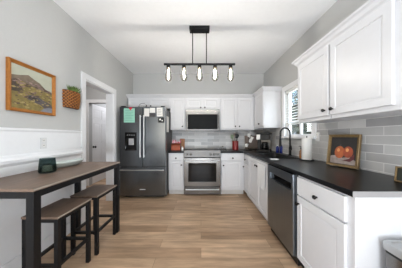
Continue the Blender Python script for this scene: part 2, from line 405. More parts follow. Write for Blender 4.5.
# back run --------------------------------------------------------------------
x0, x1 = -0.672, -0.358; w = x1-x0
cabinet('base_cabinet', 'narrow white base cabinet between the refrigerator and the stove', ((x0+x1)/2, YF, 0), 0, w, 0.60, 0, CT-0.038,
        [('drawer', -w/2+0.03, w/2-0.012, 0.715, 0.85, 0, 0.765), ('door', -w/2+0.03, w/2-0.012, 0.115, 0.70, w/2-0.045, 0.625)])
x0, x1 = 0.412, 0.892; w = x1-x0
cabinet('base_cabinet', 'white base cabinet just right of the stove, a drawer over one door', ((x0+x1)/2, YF, 0), 0, w, 0.60, 0, CT-0.038,
        [('drawer', -w/2+0.012, w/2-0.05, 0.715, 0.85, 0, 0.765), ('door', -w/2+0.012, w/2-0.05, 0.115, 0.70, -w/2+0.05, 0.615)])
# wall cabinets on the right wall
UD = 0.325; UX = 1.205; UT = 2.10
w = 0.50; yc = 1.785
cabinet('wall_cabinet', 'white wall cabinet beside the window, its knob at the nearer bottom corner', (UX, yc-0.0, 0), RZ, w, UD-0.002, UB, UT,
        [('door', -w/2+0.012, w/2-0.006, UB+0.035, UT-0.03, w/2-0.045, UB+0.085)], kick=False)
w = 0.566; yc = 1.525-w/2-0.001
cabinet('wall_cabinet', 'white wall cabinet over the fruit painting, its knob at the far bottom corner', (UX, yc, 0), RZ, w, UD-0.002, UB, UT,
        [('door', -w/2+0.006, w/2-0.065, UB+0.035, UT-0.03, -w/2+0.04, UB+0.085)], kick=False)
w = 0.56; yc = 3.15+w/2
cabinet('wall_cabinet', 'white corner wall cabinet on the far side of the window', (UX, yc, 0), RZ, w, UD-0.002, UB, UT,
        [('door', -w/2+0.04, w/2-0.012, UB+0.035, UT-0.03, w/2-0.19, UB+0.085)], kick=False)
# wall cabinets on the back wall
YU = 3.715; UDB = YB-YU-0.002; UB2 = 1.36
def back_wall_cab(x0, x1, zb, zt, label, fronts):
    w = x1-x0-0.002
    fr = []
    for (k, a, b, kx) in fronts:
        fr.append(('door', a*w-w/2, b*w-w/2, zb+0.03, zt-0.03, None if kx is None else kx*w-w/2, zb+(0.075 if zt-zb > 0.5 else 0.05)))
    cabinet('wall_cabinet', label, ((x0+x1)/2, YU, 0), 0, w, UDB, zb, zt, fr, kick=False)
back_wall_cab(-1.645, -0.690, 1.84, UT, 'white two-door wall cabinet above the refrigerator', [('d', 0.02, 0.497, 0.45), ('d', 0.503, 0.98, 0.55)])
back_wall_cab(-0.690, -0.345, UB2, UT, 'narrow white wall cabinet between refrigerator and microwave', [('d', 0.04, 0.96, 0.80)])
back_wall_cab(-0.345, 0.425, 1.805, UT, 'short white two-door wall cabinet above the microwave', [('d', 0.02, 0.497, 0.44), ('d', 0.503, 0.98, 0.56)])
back_wall_cab(0.425, 1.200, UB2, UT, 'white two-door wall cabinet right of the microwave', [('d', 0.02, 0.495, 0.44), ('d', 0.503, 0.96, 0.56)])
# crown moulding (three straight runs)
def crown_profile(a, s):   # a: face plane, s: direction out of the face ; returns (offset, z)
    return [(a, UT-0.03), (a+s*0.010, UT-0.03), (a+s*0.014, UT-0.015), (a+s*0.03, UT-0.002), (a+s*0.042, UT+0.022), (a+s*0.058, UT+0.032), (a+s*0.058, UT+0.05), (a, UT+0.05)]
def crown(idx, run, label):
    mb = MB()
    for r in run: r(mb)
    struct(mb.build('trim_%d' % idx, M['cab']), label, 'moulding')
def alongY(y0, y1, face=UX):
    return lambda mb: mb.prism(crown_profile(face-0.0005, -1), y0, y1)
def wedge_end(y, face=UX):   # return along the cabinet end, facing +Y or -Y is flat
    return lambda mb: None
def end_return(y, s, x0, x1):
    def g(mb):
        pr = crown_profile(y, s); n = len(pr)
        mb.loft([[(x0 - abs(p-y), p, z) for p, z in pr], [(x1, p, z) for p, z in pr]])
    return g
def mitred(y0, y1, m0, m1):
    def g(mb):
        pr = crown_profile(UX-0.0005, -1)
        mb.loft([[(x, y0-(UX-x if m0 else 0), z) for x, z in pr], [(x, y1+(UX-x if m1 else 0), z) for x, z in pr]])
    return g
crown(10, [mitred(0.962, 2.036, True, True), end_return(0.9575, -1, UX, XR-0.001), end_return(2.0355, 1, UX, XR-0.001)], 'white crown moulding on the near right wall cabinets')
crown(11, [mitred(3.148, 3.655, True, False), end_return(3.1495, -1, UX, XR-0.001)], 'white crown moulding on the corner wall cabinet')
def alongX(mb):
    pr = crown_profile(YU-0.0005, -1)
    mb.loft([[(XL+0.001, p, z) for p, z in pr], [(UX-0.06, p, z) for p, z in pr]])
crown(12, [alongX], 'white crown moulding along the back wall cabinets')

# ---------------------------------------------------------------- counters
tag(bx(-0.676, -0.355, 3.395, YB-0.010, CT-0.036, CT).build('countertop', M['counter'], None, 0.004), 'short black countertop between refrigerator and stove', 'countertop')
SX0, SX1, SY0, SY1 = 0.985, 1.355, 2.28, 3.0
cs = slab([0.409, 0.866, SX0, SX1, XR-0.010], [0.943, SY0, SY1, 3.395, YB-0.010],
          lambda i, j: (j == 3) or (i >= 1 and not (i == 2 and j == 1)), CT-0.036, CT, 'z')
tag(cs.build('countertop', M['counter'], None, 0.004), 'long black L-shaped countertop with the sink, running to the right wall', 'countertop')
lab(bx(0.867, XR-0.0105, 0.9405, 0.943, CT-0.035, CT-0.002).build('edge_strip', mat('light_grey_edge', (150, 148, 148), 0.4), bpy.data.objects['countertop.001']), 'light grey end edge strip')  # thin light grey strip over the counter's near end face
# sink: thin rim over the counter, basin below
sk = thing('sink', 'black drop-in sink set in the counter below the window', 'sink', ((SX0+SX1)/2, (SY0+SY1)/2, CT))
a, b = (SX1-SX0)/2, (SY1-SY0)/2
def rect(ax, by, z, r=0.03, n=4):
    out = []
    for (sx, sy, a0) in ((1, 1, 0), (-1, 1, PI/2), (-1, -1, PI), (1, -1, 1.5*PI)):
        for k in range(n+1):
            t = a0+PI/2*k/n; out.append((sx*(ax-r)+r*math.cos(t), sy*(by-r)+r*math.sin(t), z))
    return out
mb = MB(); mb.loft([rect(a+0.015, b+0.015, 0.001), rect(a+0.015, b+0.015, 0.007), rect(a-0.012, b-0.012, 0.007), rect(a-0.016, b-0.016, 0.0),
                    rect(a-0.02, b-0.02, -0.17), rect(a-0.05, b-0.05, -0.185), rect(0.03, 0.03, -0.187, 0.029)], cap=False)
mb.add(rect(0.03, 0.03, -0.187, 0.029), [tuple(range(20))])
o = mb.build('basin', M['blackplastic'], sk, smooth=True)
MB().lathe([(0.045, -0.1865), (0.045, -0.183), (0.02, -0.181)], (0, 0, 0), 20).build('drain', M['steel'], sk, smooth=True)
# faucet
fc = thing('faucet', 'tall matte black gooseneck faucet behind the sink', 'faucet', (1.435, 2.66, CT))
MB().lathe([(0.028, 0.0005), (0.028, 0.01), (0.020, 0.016), (0.019, 0.13), (0.014, 0.145)], (0, 0, 0), 20).build('base', M['black'], fc, smooth=True)
pts = [(0, 0, 0.14), (0, 0, 0.36)]
for k in range(1, 13):
    t = PI*k/12; pts.append((-0.078+0.078*math.cos(t), -0.0, 0.36+0.085*math.sin(t)))
pts += [(-0.156, 0, 0.27)]
MB().tube(pts, 0.0125, 12).build('neck', M['black'], fc, smooth=True)
MB().lathe([(0.013, 0.28), (0.018, 0.265), (0.0195, 0.16), (0.016, 0.145)], (-0.156, 0, 0), 16).build('spray_head', M['black'], fc, smooth=True)
MB().tube([(0, -0.015, 0.09), (0, -0.045, 0.10), (-0.03, -0.085, 0.16)], [0.011, 0.009, 0.006], 10).build('lever', M['black'], fc, smooth=True)

# ---------------------------------------------------------------- refrigerator
FXc, FY = -1.133, 3.20; FW = 0.895; FH = 1.785
fr = thing('refrigerator', 'dark stainless french door refrigerator with a bottom freezer drawer', 'refrigerator', (FXc, FY, 0))
mb = MB(); mb.box(-FW/2+0.003, FW/2-0.003, 0.075, 0.72, 0.03, FH-0.03)
mb.box(-FW/2+0.02, FW/2-0.02, 0.05, 0.075, 0.05, FH-0.05)
mb.box(-FW/2+0.06, FW/2-0.06, 0.12, 0.68, 0, 0.03)
mb.build('body', mat('refrigerator_side', (74, 73, 72), 0.45, 0.4), fr, 0.003)
ZS = 0.615
def fdoor(name, xa, xb, za, zb, parent=fr):
    return MB().box(xa, xb, 0, 0.068, za, zb).build(name, M['darksteel'], parent, 0.008)
# left door with dispenser recess
DXA, DXB, DZA, DZB = -FW/2+0.112, -FW/2+0.325, 0.945, 1.285
ld = slab([-FW/2, DXA, DXB, -0.003], [ZS+0.008, DZA, DZB, FH], lambda i, j: not (i == 1 and j == 1), 0.0, 0.04, 'y')
ldo = ld.build('door', M['darksteel'], fr, 0.004)
MB().box(-FW/2, -0.003, 0.041, 0.068, ZS+0.008, FH).build('door_liner', M['blackplastic'], ldo)
dp = slab([DXA-0.006, DXA+0.012, DXB-0.012, DXB+0.006], [DZA-0.006, DZA+0.015, DZB-0.10, DZB+0.006], lambda i, j: not (i == 1 and j == 1), -0.004, 0.002, 'y').build('dispenser', M['blackglass'], ldo, 0.002)
MB().box(DXA+0.06, DXB-0.06, 0.008, 0.036, DZA+0.10, DZB-0.115).build('paddle', M['handle'], dp, 0.004)
MB().box(DXA+0.03, DXB-0.03, 0.005, 0.036, DZA+0.004, DZA+0.02).build('drip_tray', M['steel'], dp, 0.002)
mb = MB()
for k in range(4): mb.box(DXA+0.035+k*0.042, DXA+0.058+k*0.042, -0.0052, -0.004, DZB-0.05, DZB-0.043)
mb.build('control_marks', M['outlet'], dp)
rdo = fdoor('door', 0.003, FW/2, ZS+0.008, FH)
fzo = fdoor('freezer_drawer', -FW/2, FW/2, 0.06, ZS)
def bar_handle(parent, p0, p1, off, r=0.011):
    p0, p1 = Vector(p0), Vector(p1); d = (p1-p0).normalized(); o = Vector((0, -off, 0))
    mb = MB(); mb.tube([p0+o-d*0.02, p1+o+d*0.02], r, 12)
    for p in (p0, p1): mb.tube([p+d*0.0, p+o], r*0.75, 8)
    return mb.build('handle', M['handle'], parent, smooth=True)
bar_handle(ldo, (-0.032, 0, 0.83), (-0.032, 0, 1.60), 0.045)
bar_handle(rdo, (0.038, 0, 0.83), (0.038, 0, 1.60), 0.045)
bar_handle(fzo, (-FW/2+0.05, 0, 0.565), (FW/2-0.05, 0, 0.565), 0.045)
lab(MB().box(-0.055, 0.055, -0.002, 0.0, 0.175, 0.19).build('badge', M['outlet'], fzo), 'small pale maker badge')
for sx in (-1, 1):
    MB().box(sx*(FW/2-0.06)-0.04, sx*(FW/2-0.06)+0.04, 0.02, 0.10, FH+0.0005, FH+0.02).build('hinge_cover', M['blackplastic'], fr, 0.003)

def on_fridge(x0, x1, z0, z1):
    return FXc+x0, FXc+x1
def px(pxx, Y): return (pxx-201)*Y/F
def pz(pyy, Y): return EYE-(pyy-136)*Y/F
def note(name, label, cat, xa, xb, ya, yb, m, tilt=0.0, grp=None, off=0.0):
    Y = FY; x0, x1, z1, z0 = px(xa, Y), px(xb, Y), pz(ya, Y), pz(yb, Y)
    cx, cz = (x0+x1)/2, (z0+z1)/2; c, s = math.cos(tilt), math.sin(tilt)
    mb = MB(); mb.m = Matrix.Translation((cx, Y-0.0008-off, cz)) @ Matrix.Rotation(tilt, 4, 'Y')
    mb.box(-(x1-x0)/2, (x1-x0)/2, -0.0012, 0, -(z1-z0)/2, (z1-z0)/2)
    return tag(mb.build(name, m), label, cat, grp), cx, cz, x1-x0, z1-z0
o, cx, cz, w_, h_ = note('paper_note', 'mint green printed sheet on the left refrigerator door', 'paper', 123.8, 134.8, 108.2, 122.5, M['mint'])
mb = MB(Matrix.Translation((cx, FY-0.0022, cz)))
for k in range(7):
    zz = h_/2-0.045-k*0.032; mb.box(-w_/2+0.02, w_/2-0.02-random.random()*0.07, -0.0006, 0, zz-0.004, zz+0.003)
mb.build('printed_lines', mat('printed_ink', (110, 160, 145), 0.8), o)
hx, hz = px(130.6, FY), pz(108.4, FY)
mb = MB(); mb.m = Matrix.Translation((hx, 0, hz))
mb.prism([(0, -0.04), (-0.03, -0.002), (-0.03, 0.014), (-0.018, 0.022), (-0.005, 0.018), (0, 0.008), (0.005, 0.018), (0.018, 0.022), (0.03, 0.014), (0.03, -0.002)], FY-0.010, FY-0.0035)
tag(mb.build('magnet', M['red'], None, 0.0015), 'red heart shaped magnet holding the mint sheet', 'magnet')
o, cx, cz, w_, h_ = note('photo_print', 'white bordered print at the top left of the right refrigerator door', 'photo', 144.2, 149.4, 108.4, 116.4, M['paper'], 0.03)
note('photo_print', 'pale card above the dark photo on the refrigerator', 'photo', 149.8, 155.2, 107.8, 112.8, M['paper'])
o, cx, cz, w_, h_ = note('photo_print', 'dark photo print below the pale card on the refrigerator', 'photo', 149.2, 155.4, 113.1, 117.0, mat('dark_photo', (58, 54, 56), 0.4, noise=0.5, nscale=60))
o, cx, cz, w_, h_ = note('photo_print', 'tall white print at the right edge of the refrigerator door', 'photo', 156.8, 162.6, 107.6, 116.4, M['paper'], -0.02)
mb = MB(Matrix.Translation((cx, FY-0.0022, cz)))
for k in range(4):
    zz = h_/2-0.04-k*0.03; mb.box(-w_/2+0.015, w_/2-0.02-random.random()*0.03, -0.0006, 0, zz-0.003, zz+0.002)
mb.build('printed_lines', M['roof'], o)
o, cx, cz, w_, h_ = note('magnet', 'square black magnet with pale figures, lowest on the right refrigerator door', 'magnet', 158.2, 164.2, 117.4, 122.6, M['blackplastic'])
mb = MB(Matrix.Translation((cx, FY-0.0022, cz)))
mb.lathe([(0.018, 0), (0.018, -0.001)], (-0.02, 0, 0.01), 10, 'y'); mb.lathe([(0.014, 0), (0.014, -0.001)], (0.02, 0, -0.012), 10, 'y')
mb.build('figure', M['paper'], o)
# on the refrigerator's right side
sx = FXc+FW/2-0.003
tag(bx(sx+0.0006, sx+0.002, 3.30, 3.52, 1.30, 1.62).build('calendar', M['paper']), 'white sheet hanging on the right side of the refrigerator', 'paper')
mb = MB(); mb.box(sx+0.0006, sx+0.006, 3.56, 3.70, 1.30, 1.74)
tag(mb.build('magnetic_board', M['blackplastic'], None, 0.002), 'tall black magnetic strip on the refrigerator side', 'magnet')
# wire basket / small trophy on top of the refrigerator
bk = thing('wire_basket', 'small round wire basket with an arched handle on top of the refrigerator', 'basket', (px(142.8, 3.42), 3.42, FH-0.029))
mb = MB(); R = 0.085
for z, r in ((0.004, 0.055), (0.07, 0.085)):
    mb.tube([(r*math.cos(2*PI*k/20), r*math.sin(2*PI*k/20), z) for k in range(21)], 0.003, 6, cap=False)
for k in range(12):
    a = 2*PI*k/12; mb.tube([(0.055*math.cos(a), 0.055*math.sin(a), 0.004), (0.085*math.cos(a), 0.085*math.sin(a), 0.07)], 0.002, 5)
mb.build('wire_body', M['steel'], bk)
MB().tube([(0.085*math.cos(PI*k/12), 0, 0.07+0.07*math.sin(PI*k/12)) for k in range(13)], 0.003, 6).build('handle', M['steel'], bk)

# ---------------------------------------------------------------- stove
SC = 0.027; SY = 3.36; SW = 0.756
st = thing('stove', 'stainless steel slide-in stove with a black window oven door', 'stove', (SC, SY, 0))
mb = MB(); mb.box(-SW/2, SW/2, 0.05, 0.67, 0.03, 0.90); mb.box(-SW/2+0.03, SW/2-0.03, 0.09, 0.62, 0, 0.03)
mb.build('body', M['blackplastic'], st, 0.003)
MB().box(-SW/2+0.002, SW/2-0.002, 0.075, 0.672, 0.9005, 0.914).build('cooktop', M['blackplastic'], st, 0.002)
for (bx_, by_, br_) in ((-0.2, 0.22, 0.1), (0.2, 0.22, 0.08), (-0.2, 0.48, 0.075), (0.2, 0.48, 0.1)):
    MB().lathe([(br_, 0.9142), (br_, 0.9146)], (bx_, by_, 0), 28).build('burner', M['burner'], st)
cp = MB().hexa([(-SW/2, 0.012, 0.785), (SW/2, 0.012, 0.785), (SW/2, 0.0745, 0.785), (-SW/2, 0.0745, 0.785), (-SW/2, 0.045, 0.925), (SW/2, 0.045, 0.925), (SW/2, 0.0745, 0.925), (-SW/2, 0.0745, 0.925)]).build('control_panel', M['steel'], st, 0.003)
MB().hexa([(-0.13, 0.0205, 0.815), (0.13, 0.0205, 0.815), (0.13, 0.03, 0.815), (-0.13, 0.03, 0.815), (-0.13, 0.0365, 0.885), (0.13, 0.0365, 0.885), (0.13, 0.045, 0.885), (-0.13, 0.045, 0.885)]).build('display', mat('steel_display', (120, 118, 116), 0.2, 0.8), cp)
for kx in (-0.315, -0.235, 0.175, 0.245, 0.315):
    m2 = MB(); m2.m = Matrix.Translation((kx, 0.0265, 0.848)) @ Matrix.Rotation(-0.23, 4, 'X')
    m2.lathe([(0.026, 0.004), (0.026, -0.006), (0.021, -0.01), (0.019, -0.034), (0.015, -0.037)], (0, 0, 0), 18, 'y')
    m2.box(-0.003, 0.003, -0.041, -0.034, -0.016, 0.016)
    m2.build('knob', M['steel'], cp, smooth=True)
od = slab([-SW/2+0.002, -0.285, 0.285, SW/2-0.002], [0.190, 0.285, 0.665, 0.768], lambda i, j: not (i == 1 and j == 1), 0.0, 0.048, 'y').build('oven_door', M['steel'], st, 0.003)
MB().box(-0.288, 0.288, 0.008, 0.046, 0.283, 0.667).build('oven_window', M['blackglass'], od)
bar_handle(od, (-0.32, 0, 0.72), (0.32, 0, 0.72), 0.045, 0.011)
dd = MB().box(-SW/2+0.002, SW/2-0.002, 0.0, 0.048, 0.035, 0.172).build('drawer', M['steel'], st, 0.003)
bar_handle(dd, (-0.32, 0, 0.135), (0.32, 0, 0.135), 0.028, 0.008)

# ---------------------------------------------------------------- microwave
MXc = (px(186.4, 3.62)+px(219.4, 3.62))/2; MZ0, MZ1 = 1.335, 1.80; MW = 0.742
mw = thing('microwave', 'stainless over-the-range microwave with a dark glass door', 'microwave', (MXc, 3.62, 0))
MB().box(-MW/2, MW/2, 0.03, YB-3.62-0.011, MZ0, MZ1).build('body', M['steel'], mw, 0.003)
dm = slab([-MW/2, -MW/2+0.04, MW/2-0.05, MW/2], [MZ0+0.002, MZ0+0.035, MZ1-0.105, MZ1-0.002], lambda i, j: not (i == 1 and j == 1), 0.0, 0.028, 'y').build('door', M['steel'], mw, 0.003)
MB().box(-MW/2+0.038, MW/2-0.048, 0.004, 0.027, MZ0+0.033, MZ1-0.103).build('door_glass', M['blackglass'], dm)
MB().tube([(MW/2-0.025, -0.028, MZ0+0.06), (MW/2-0.025, -0.028, MZ1-0.12)], 0.008, 10).build('handle', M['steel'], dm, smooth=True)

# ---------------------------------------------------------------- dishwasher
DWY0, DWY1 = 1.522, 2.112
dw = thing('dishwasher', 'dark steel dishwasher built in under the right counter', 'dishwasher', (FX-0.03, (DWY0+DWY1)/2, 0), RZ)
w2 = (DWY1-DWY0)/2-0.003
MB().box(-w2, w2, 0.03, 0.60, 0.02, CT-0.038).build('body', M['blackplastic'], dw)
MB().box(-w2, w2, 0.075, 0.09, 0.0, 0.019).build('toe_kick', M['blackplastic'], dw)
dd = slab([-w2, -w2+0.07, w2-0.035, w2], [0.105, 0.70, 0.775, 0.862], lambda i, j: not (i == 1 and j == 1), -0.015, 0.026, 'y').build('door', M['dwsteel'], dw, 0.003)
MB().box(-w2+0.068, w2-0.033, 0.012, 0.026, 0.698, 0.777).build('pocket_handle', M['blackglass'], dd)
lab(MB().box(-w2+0.001, w2-0.001, -0.0165, 0.02, 0.8625, 0.8665).build('control_strip', M['blackglass'], dw), 'black control strip along the top edge')

# ---------------------------------------------------------------- console bar table and stools (left)
TX0, TX1, TY0, TY1, TZ = -1.600, -1.045, 1.03, 2.13, 0.888
tb = thing('bar_table', 'long narrow bar table with brown wood top and black metal frame, left wall', 'table', ((TX0+TX1)/2, (TY0+TY1)/2, 0))
hx_, hy_ = (TX1-TX0)/2, (TY1-TY0)/2
MB().box(-hx_, hx_, -hy_, hy_, TZ-0.018, TZ).build('tabletop', M['tabletop'], tb, 0.002)
MB().box(hx_+0.0003, hx_+0.002, -hy_, hy_, TZ-0.012, TZ-0.0005).build('edge_line', M['edge'], tb)
L = 0.05
for sx in (-1, 1):
    for sy in (-1, 1):
        a = sx*(hx_-0.003); b = sy*(hy_-0.003)
        MB().box(min(a, a-sx*L), max(a, a-sx*L), min(b, b-sy*L), max(b, b-sy*L), 0, TZ-0.0185).build('leg', M['black'], tb, 0.002)
ap = slab([-hx_+0.004, -hx_+L, hx_-L, hx_-0.004], [-hy_+L, -hy_+L+0.04, hy_-L-0.04, hy_-L], lambda i, j: i != 1, TZ-0.062, TZ-0.0185, 'z')
ap.box(-hx_+L, hx_-L, -hy_+0.004, -hy_+L-0.005, TZ-0.062, TZ-0.0185); ap.box(-hx_+L, hx_-L, hy_-L+0.005, hy_-0.004, TZ-0.062, TZ-0.0185)
ap.build('frame', M['black'], tb, 0.001)

def make_stool(label, loc, ly):
    t = thing('bar_stool', label, 'stool', loc, 0, 'bar stools tucked under the bar table')
    a, b, z, L = 0.140, ly/2, 0.61, 0.032
    MB().box(-a, a, -b, b, z-0.018, z).build('seat', M['tabletop'], t, 0.002)
    MB().box(a+0.0003, a+0.002, -b, b, z-0.011, z-0.0005).build('edge_line', M['edge'], t)
    for sx in (-1, 1):
        for sy in (-1, 1):
            p, q = sx*(a-0.003), sy*(b-0.003)
            MB().box(min(p, p-sx*L), max(p, p-sx*L), min(q, q-sy*L), max(q, q-sy*L), 0, z-0.0185).build('leg', M['black'], t, 0.002)
    mb = MB()
    for sx in (-1, 1): p = sx*(a-0.005); mb.box(min(p, p-sx*0.027), max(p, p-sx*0.027), -b+0.035, b-0.035, z-0.046, z-0.0185)
    for sy in (-1, 1): q = sy*(b-0.005); mb.box(-a+0.035, a-0.035, min(q, q-sy*0.027), max(q, q-sy*0.027), z-0.046, z-0.0185)
    mb.build('frame', M['black'], t, 0.001)
    for sx in (-1, 1):
        p = sx*(a-0.007); MB().box(min(p, p-sx*0.024), max(p, p-sx*0.024), -b+0.035, b-0.035, 0.215, 0.24).build('stretcher', M['black'], t, 0.001)
    for sy in (-1, 1):
        q = sy*(b-0.007); MB().box(-a+0.035, a-0.035, min(q, q-sy*0.024), max(q, q-sy*0.024), 0.215, 0.24).build('stretcher', M['black'], t, 0.001)
    return t
make_stool('low backless stool nearer the camera, wood seat on a black frame', (-1.215, 1.43, 0), 0.38)
make_stool('backless wood-seated stool at the far end of the bar table', (-1.195, 1.875, 0), 0.39)

# ---------------------------------------------------------------- things on the table
ch = thing('candle_holder', 'smoked glass candle jar on the bar table', 'candle holder', (-1.395, 1.50, TZ+0.0005))
mb = MB(); mb.lathe([(0.052, 0), (0.060, 0.004), (0.064, 0.02), (0.055, 0.13), (0.052, 0.13), (0.060, 0.02), (0.055, 0.012)], (0, 0, 0), 28)
mb.build('jar', M['smokeglass'], ch, smooth=True)
MB().lathe([(0.034, 0.0125), (0.034, 0.06), (0.028, 0.063)], (0, 0, 0), 18).build('candle', M['wax'], ch, smooth=True)
# white boat-shaped dish
di = thing('serving_dish', 'long white boat-shaped serving dish on the bar table', 'dish', (-1.478, 1.80, TZ+0.0005), math.radians(-12))
def oval(ax, by, z, lift=0.0, n=28):
    return [(ax*math.cos(2*PI*k/n), by*math.copysign(abs(math.sin(2*PI*k/n))**0.8, math.sin(2*PI*k/n)), z+lift*abs(math.sin(2*PI*k/n))**3) for k in range(n)]
mb = MB(); mb.loft([oval(0.045, 0.12, 0), oval(0.075, 0.18, 0.025, 0.006), oval(0.09, 0.205, 0.052, 0.012), oval(0.086, 0.20, 0.052, 0.012), oval(0.07, 0.172, 0.027, 0.006), oval(0.04, 0.11, 0.008)])
mb.build('bowl', mat('pale_glazed_dish', (202, 210, 205), 0.15), di, smooth=True)

# ---------------------------------------------------------------- outlets
def outlet(label, mtx, name='wall_outlet'):
    t = thing(name, label, 'outlet'); t.matrix_world = mtx
    MB().box(-0.035, 0.035, -0.006, 0, -0.057, 0.057).build('cover_plate', M['outlet'], t, 0.002)
    for z in (-0.026, 0.026):
        s_ = MB().box(-0.016, 0.016, -0.008, -0.0062, z-0.017, z+0.017).build('socket', M['white'], t, 0.002)
    for z in (-0.026, 0.026):
        for x in (-0.0055, 0.0055): MB().box(x-0.0015, x+0.0015, -0.0086, -0.0081, z-0.004, z+0.006).build('slot', M['blackplastic'], t)
    return t
outlet('white outlet on the wainscot above the bar table', Matrix.Translation((XL+0.0105, 1.725, 1.147)) @ Matrix.Rotation(PI/2, 4, 'Z'))
outlet('white outlet in the tiles between paper towels and fruit painting', Matrix.Translation((XR-0.0095, 2.15, 1.21)) @ Matrix.Rotation(-PI/2, 4, 'Z'))

# ---------------------------------------------------------------- landscape painting on the left wall
def local_frame(t, w, h, prof, m, name='frame'):
    """picture frame in local xz plane facing -y, centred; prof: list of (inset, depth)"""
    rings = [[(-w/2+d, -y, -h/2+d), (w/2-d, -y, -h/2+d), (w/2-d, -y, h/2-d), (-w/2+d, -y, h/2-d)] for d, y in prof]
    return MB().loft(rings, cap=False).build(name, m, t)
def paint(name, rgb, nz=0.3, sc=30): return mat(name, rgb, 0.6, noise=nz, nscale=sc)
lp = thing('landscape_painting', 'gold framed landscape painting of a hill and stream on the left wall', 'painting', (0, 0, 0))
lp.matrix_world = Matrix.Translation((XL+0.001, 1.628, 1.668)) @ Matrix.Rotation(PI/2, 4, 'Z')
W_, H_ = 0.455, 0.452
local_frame(lp, W_, H_, [(0.0, 0.0), (0.0, 0.026), (0.006, 0.030), (0.014, 0.026), (0.022, 0.018), (0.027, 0.018), (0.03, 0.012), (0.03, 0.003)], M['gold'])
cw, chh = W_-0.05, H_-0.05
cv = MB().box(-cw/2, cw/2, -0.008, -0.001, -chh/2, chh/2).build('canvas', paint('painted_sky', (176, 178, 160), 0.06, 12), lp)
def flat(poly, y, m, name, parent):
    mb = MB(); n = len(poly); mb.add([(x, y, z) for x, z in poly]+[(x, y+0.0006, z) for x, z in poly],
        [tuple(range(n)), tuple(range(n, 2*n))]+[(i, (i+1) % n, (i+1) % n+n, i+n) for i in range(n)])
    return mb.build(name, m, parent)
a, b = cw/2-0.003, chh/2-0.003
flat([(-a, -b), (a, -b), (a, 0.02), (0.12, 0.045), (0.06, 0.09), (0.0, 0.11), (-0.05, 0.135), (-0.12, 0.11), (-a, 0.09)], -0.0088, paint('painted_hill', (112, 98, 82), 0.22, 25), 'painted_hill', cv)
flat([(-a, -b), (a, -b), (a, 0.0), (0.08, 0.02), (-0.03, 0.035), (-0.1, 0.06), (-a, 0.045)], -0.0096, paint('painted_meadow', (130, 114, 62), 0.3, 22), 'painted_meadow', cv)
flat([(-a, -0.05), (-a, 0.05), (-0.17, 0.055), (-0.15, 0.02), (-0.12, 0.03), (-0.10, -0.02), (-0.14, -0.045)], -0.0104, paint('painted_bushes', (66, 54, 44), 0.4, 40), 'painted_bushes', cv)
flat([(-0.08, -0.075), (-0.03, -0.05), (0.05, -0.055), (0.10, -0.08), (0.17, -0.10), (a, -0.13), (a, -b+0.02), (0.13, -b+0.02), (0.07, -0.13), (0.0, -0.115), (-0.05, -0.10)], -0.0104, paint('painted_stream', (84, 78, 80), 0.25, 18), 'painted_stream', cv)
flat([(0.06, -b+0.0), (a, -b), (a, -b+0.05), (0.16, -b+0.055), (0.10, -b+0.035)], -0.0112, paint('painted_pool', (118, 120, 128), 0.15, 18), 'painted_pool', cv)
flat([(-0.08, -0.082), (-0.03, -0.06), (0.03, -0.07), (0.07, -0.10), (0.0, -0.10)], -0.0112, paint('painted_shadow', (54, 46, 42), 0.3, 30), 'painted_shadow', cv)

rd = random.Random(11)
for (nm, rgb, cnt, zlo, zhi, smin, smax, yy) in (('painted_dabs', (84, 66, 54), 46, -0.16, 0.06, 0.005, 0.014, -0.0120), ('painted_dabs', (160, 142, 92), 40, -0.19, 0.03, 0.005, 0.015, -0.0128),
                                   ('painted_dabs', (140, 116, 108), 34, 0.02, 0.10, 0.005, 0.016, -0.0136), ('painted_dabs', (132, 104, 96), 26, -0.09, 0.02, 0.004, 0.010, -0.0144)):
    mb = MB()
    for q in range(cnt):
        cx_ = rd.uniform(-a+0.02, a-0.02); top_ = min(zhi, 0.10-max(0, cx_+0.03)*0.45-max(0, -cx_-0.1)*0.5); cz_ = rd.uniform(zlo, max(zlo+0.01, top_)); r_ = rd.uniform(smin, smax)
        poly = [(cx_+r_*1.5*math.cos(2*PI*k/7)*rd.uniform(.7, 1.2), cz_+r_*0.6*math.sin(2*PI*k/7)*rd.uniform(.7, 1.2)) for k in range(7)]
        mb.prism(poly, yy, yy+0.0006)
    mb.build(nm, paint('dab_paint', rgb, 0.3, 50), cv)['kind'] = 'stuff'
# ---------------------------------------------------------------- wicker wall basket with plant
wb = thing('wall_basket', 'brown woven wall basket holding green foliage, left of the doorway', 'basket', (XL+0.001, 2.095, 1.57))
mb = MB()
def bring(hw_, dp_, z): # half oval against the wall
    n = 14; return [(dp_*math.sin(PI*k/n)**0.6, hw_*-math.cos(PI*k/n), z) for k in range(n+1)]
mb.loft([bring(0.110, 0.052, 0), bring(0.115, 0.062, 0.03), bring(0.118, 0.068, 0.20), bring(0.120, 0.068, 0.212), bring(0.112, 0.060, 0.212), bring(0.105, 0.052, 0.18)])
mb.build('woven_body', M['wicker'], wb, smooth=False)
mb = MB(); mw_ = mat('light_wicker', (172, 112, 54), 0.7, noise=0.3, nscale=60)
for r_ in range(11):
    z = 0.012+r_*0.0185
    f = 0.110+0.008*min(1, z/0.10); dpp = 0.052+0.015*min(1, z/0.09)
    ring = bring(f+0.002, dpp+0.002, z)
    for k in range(0, 14):
        if (k+r_) % 2 == 0: mb.tube([ring[k], tuple((Vector(ring[k])+Vector(ring[k+1]))/2*1.0+Vector((0.003, 0, 0))), ring[k+1]], 0.0075, 5)
mb.build('woven_strands', mw_, wb)
mb = MB()
random.seed(3)
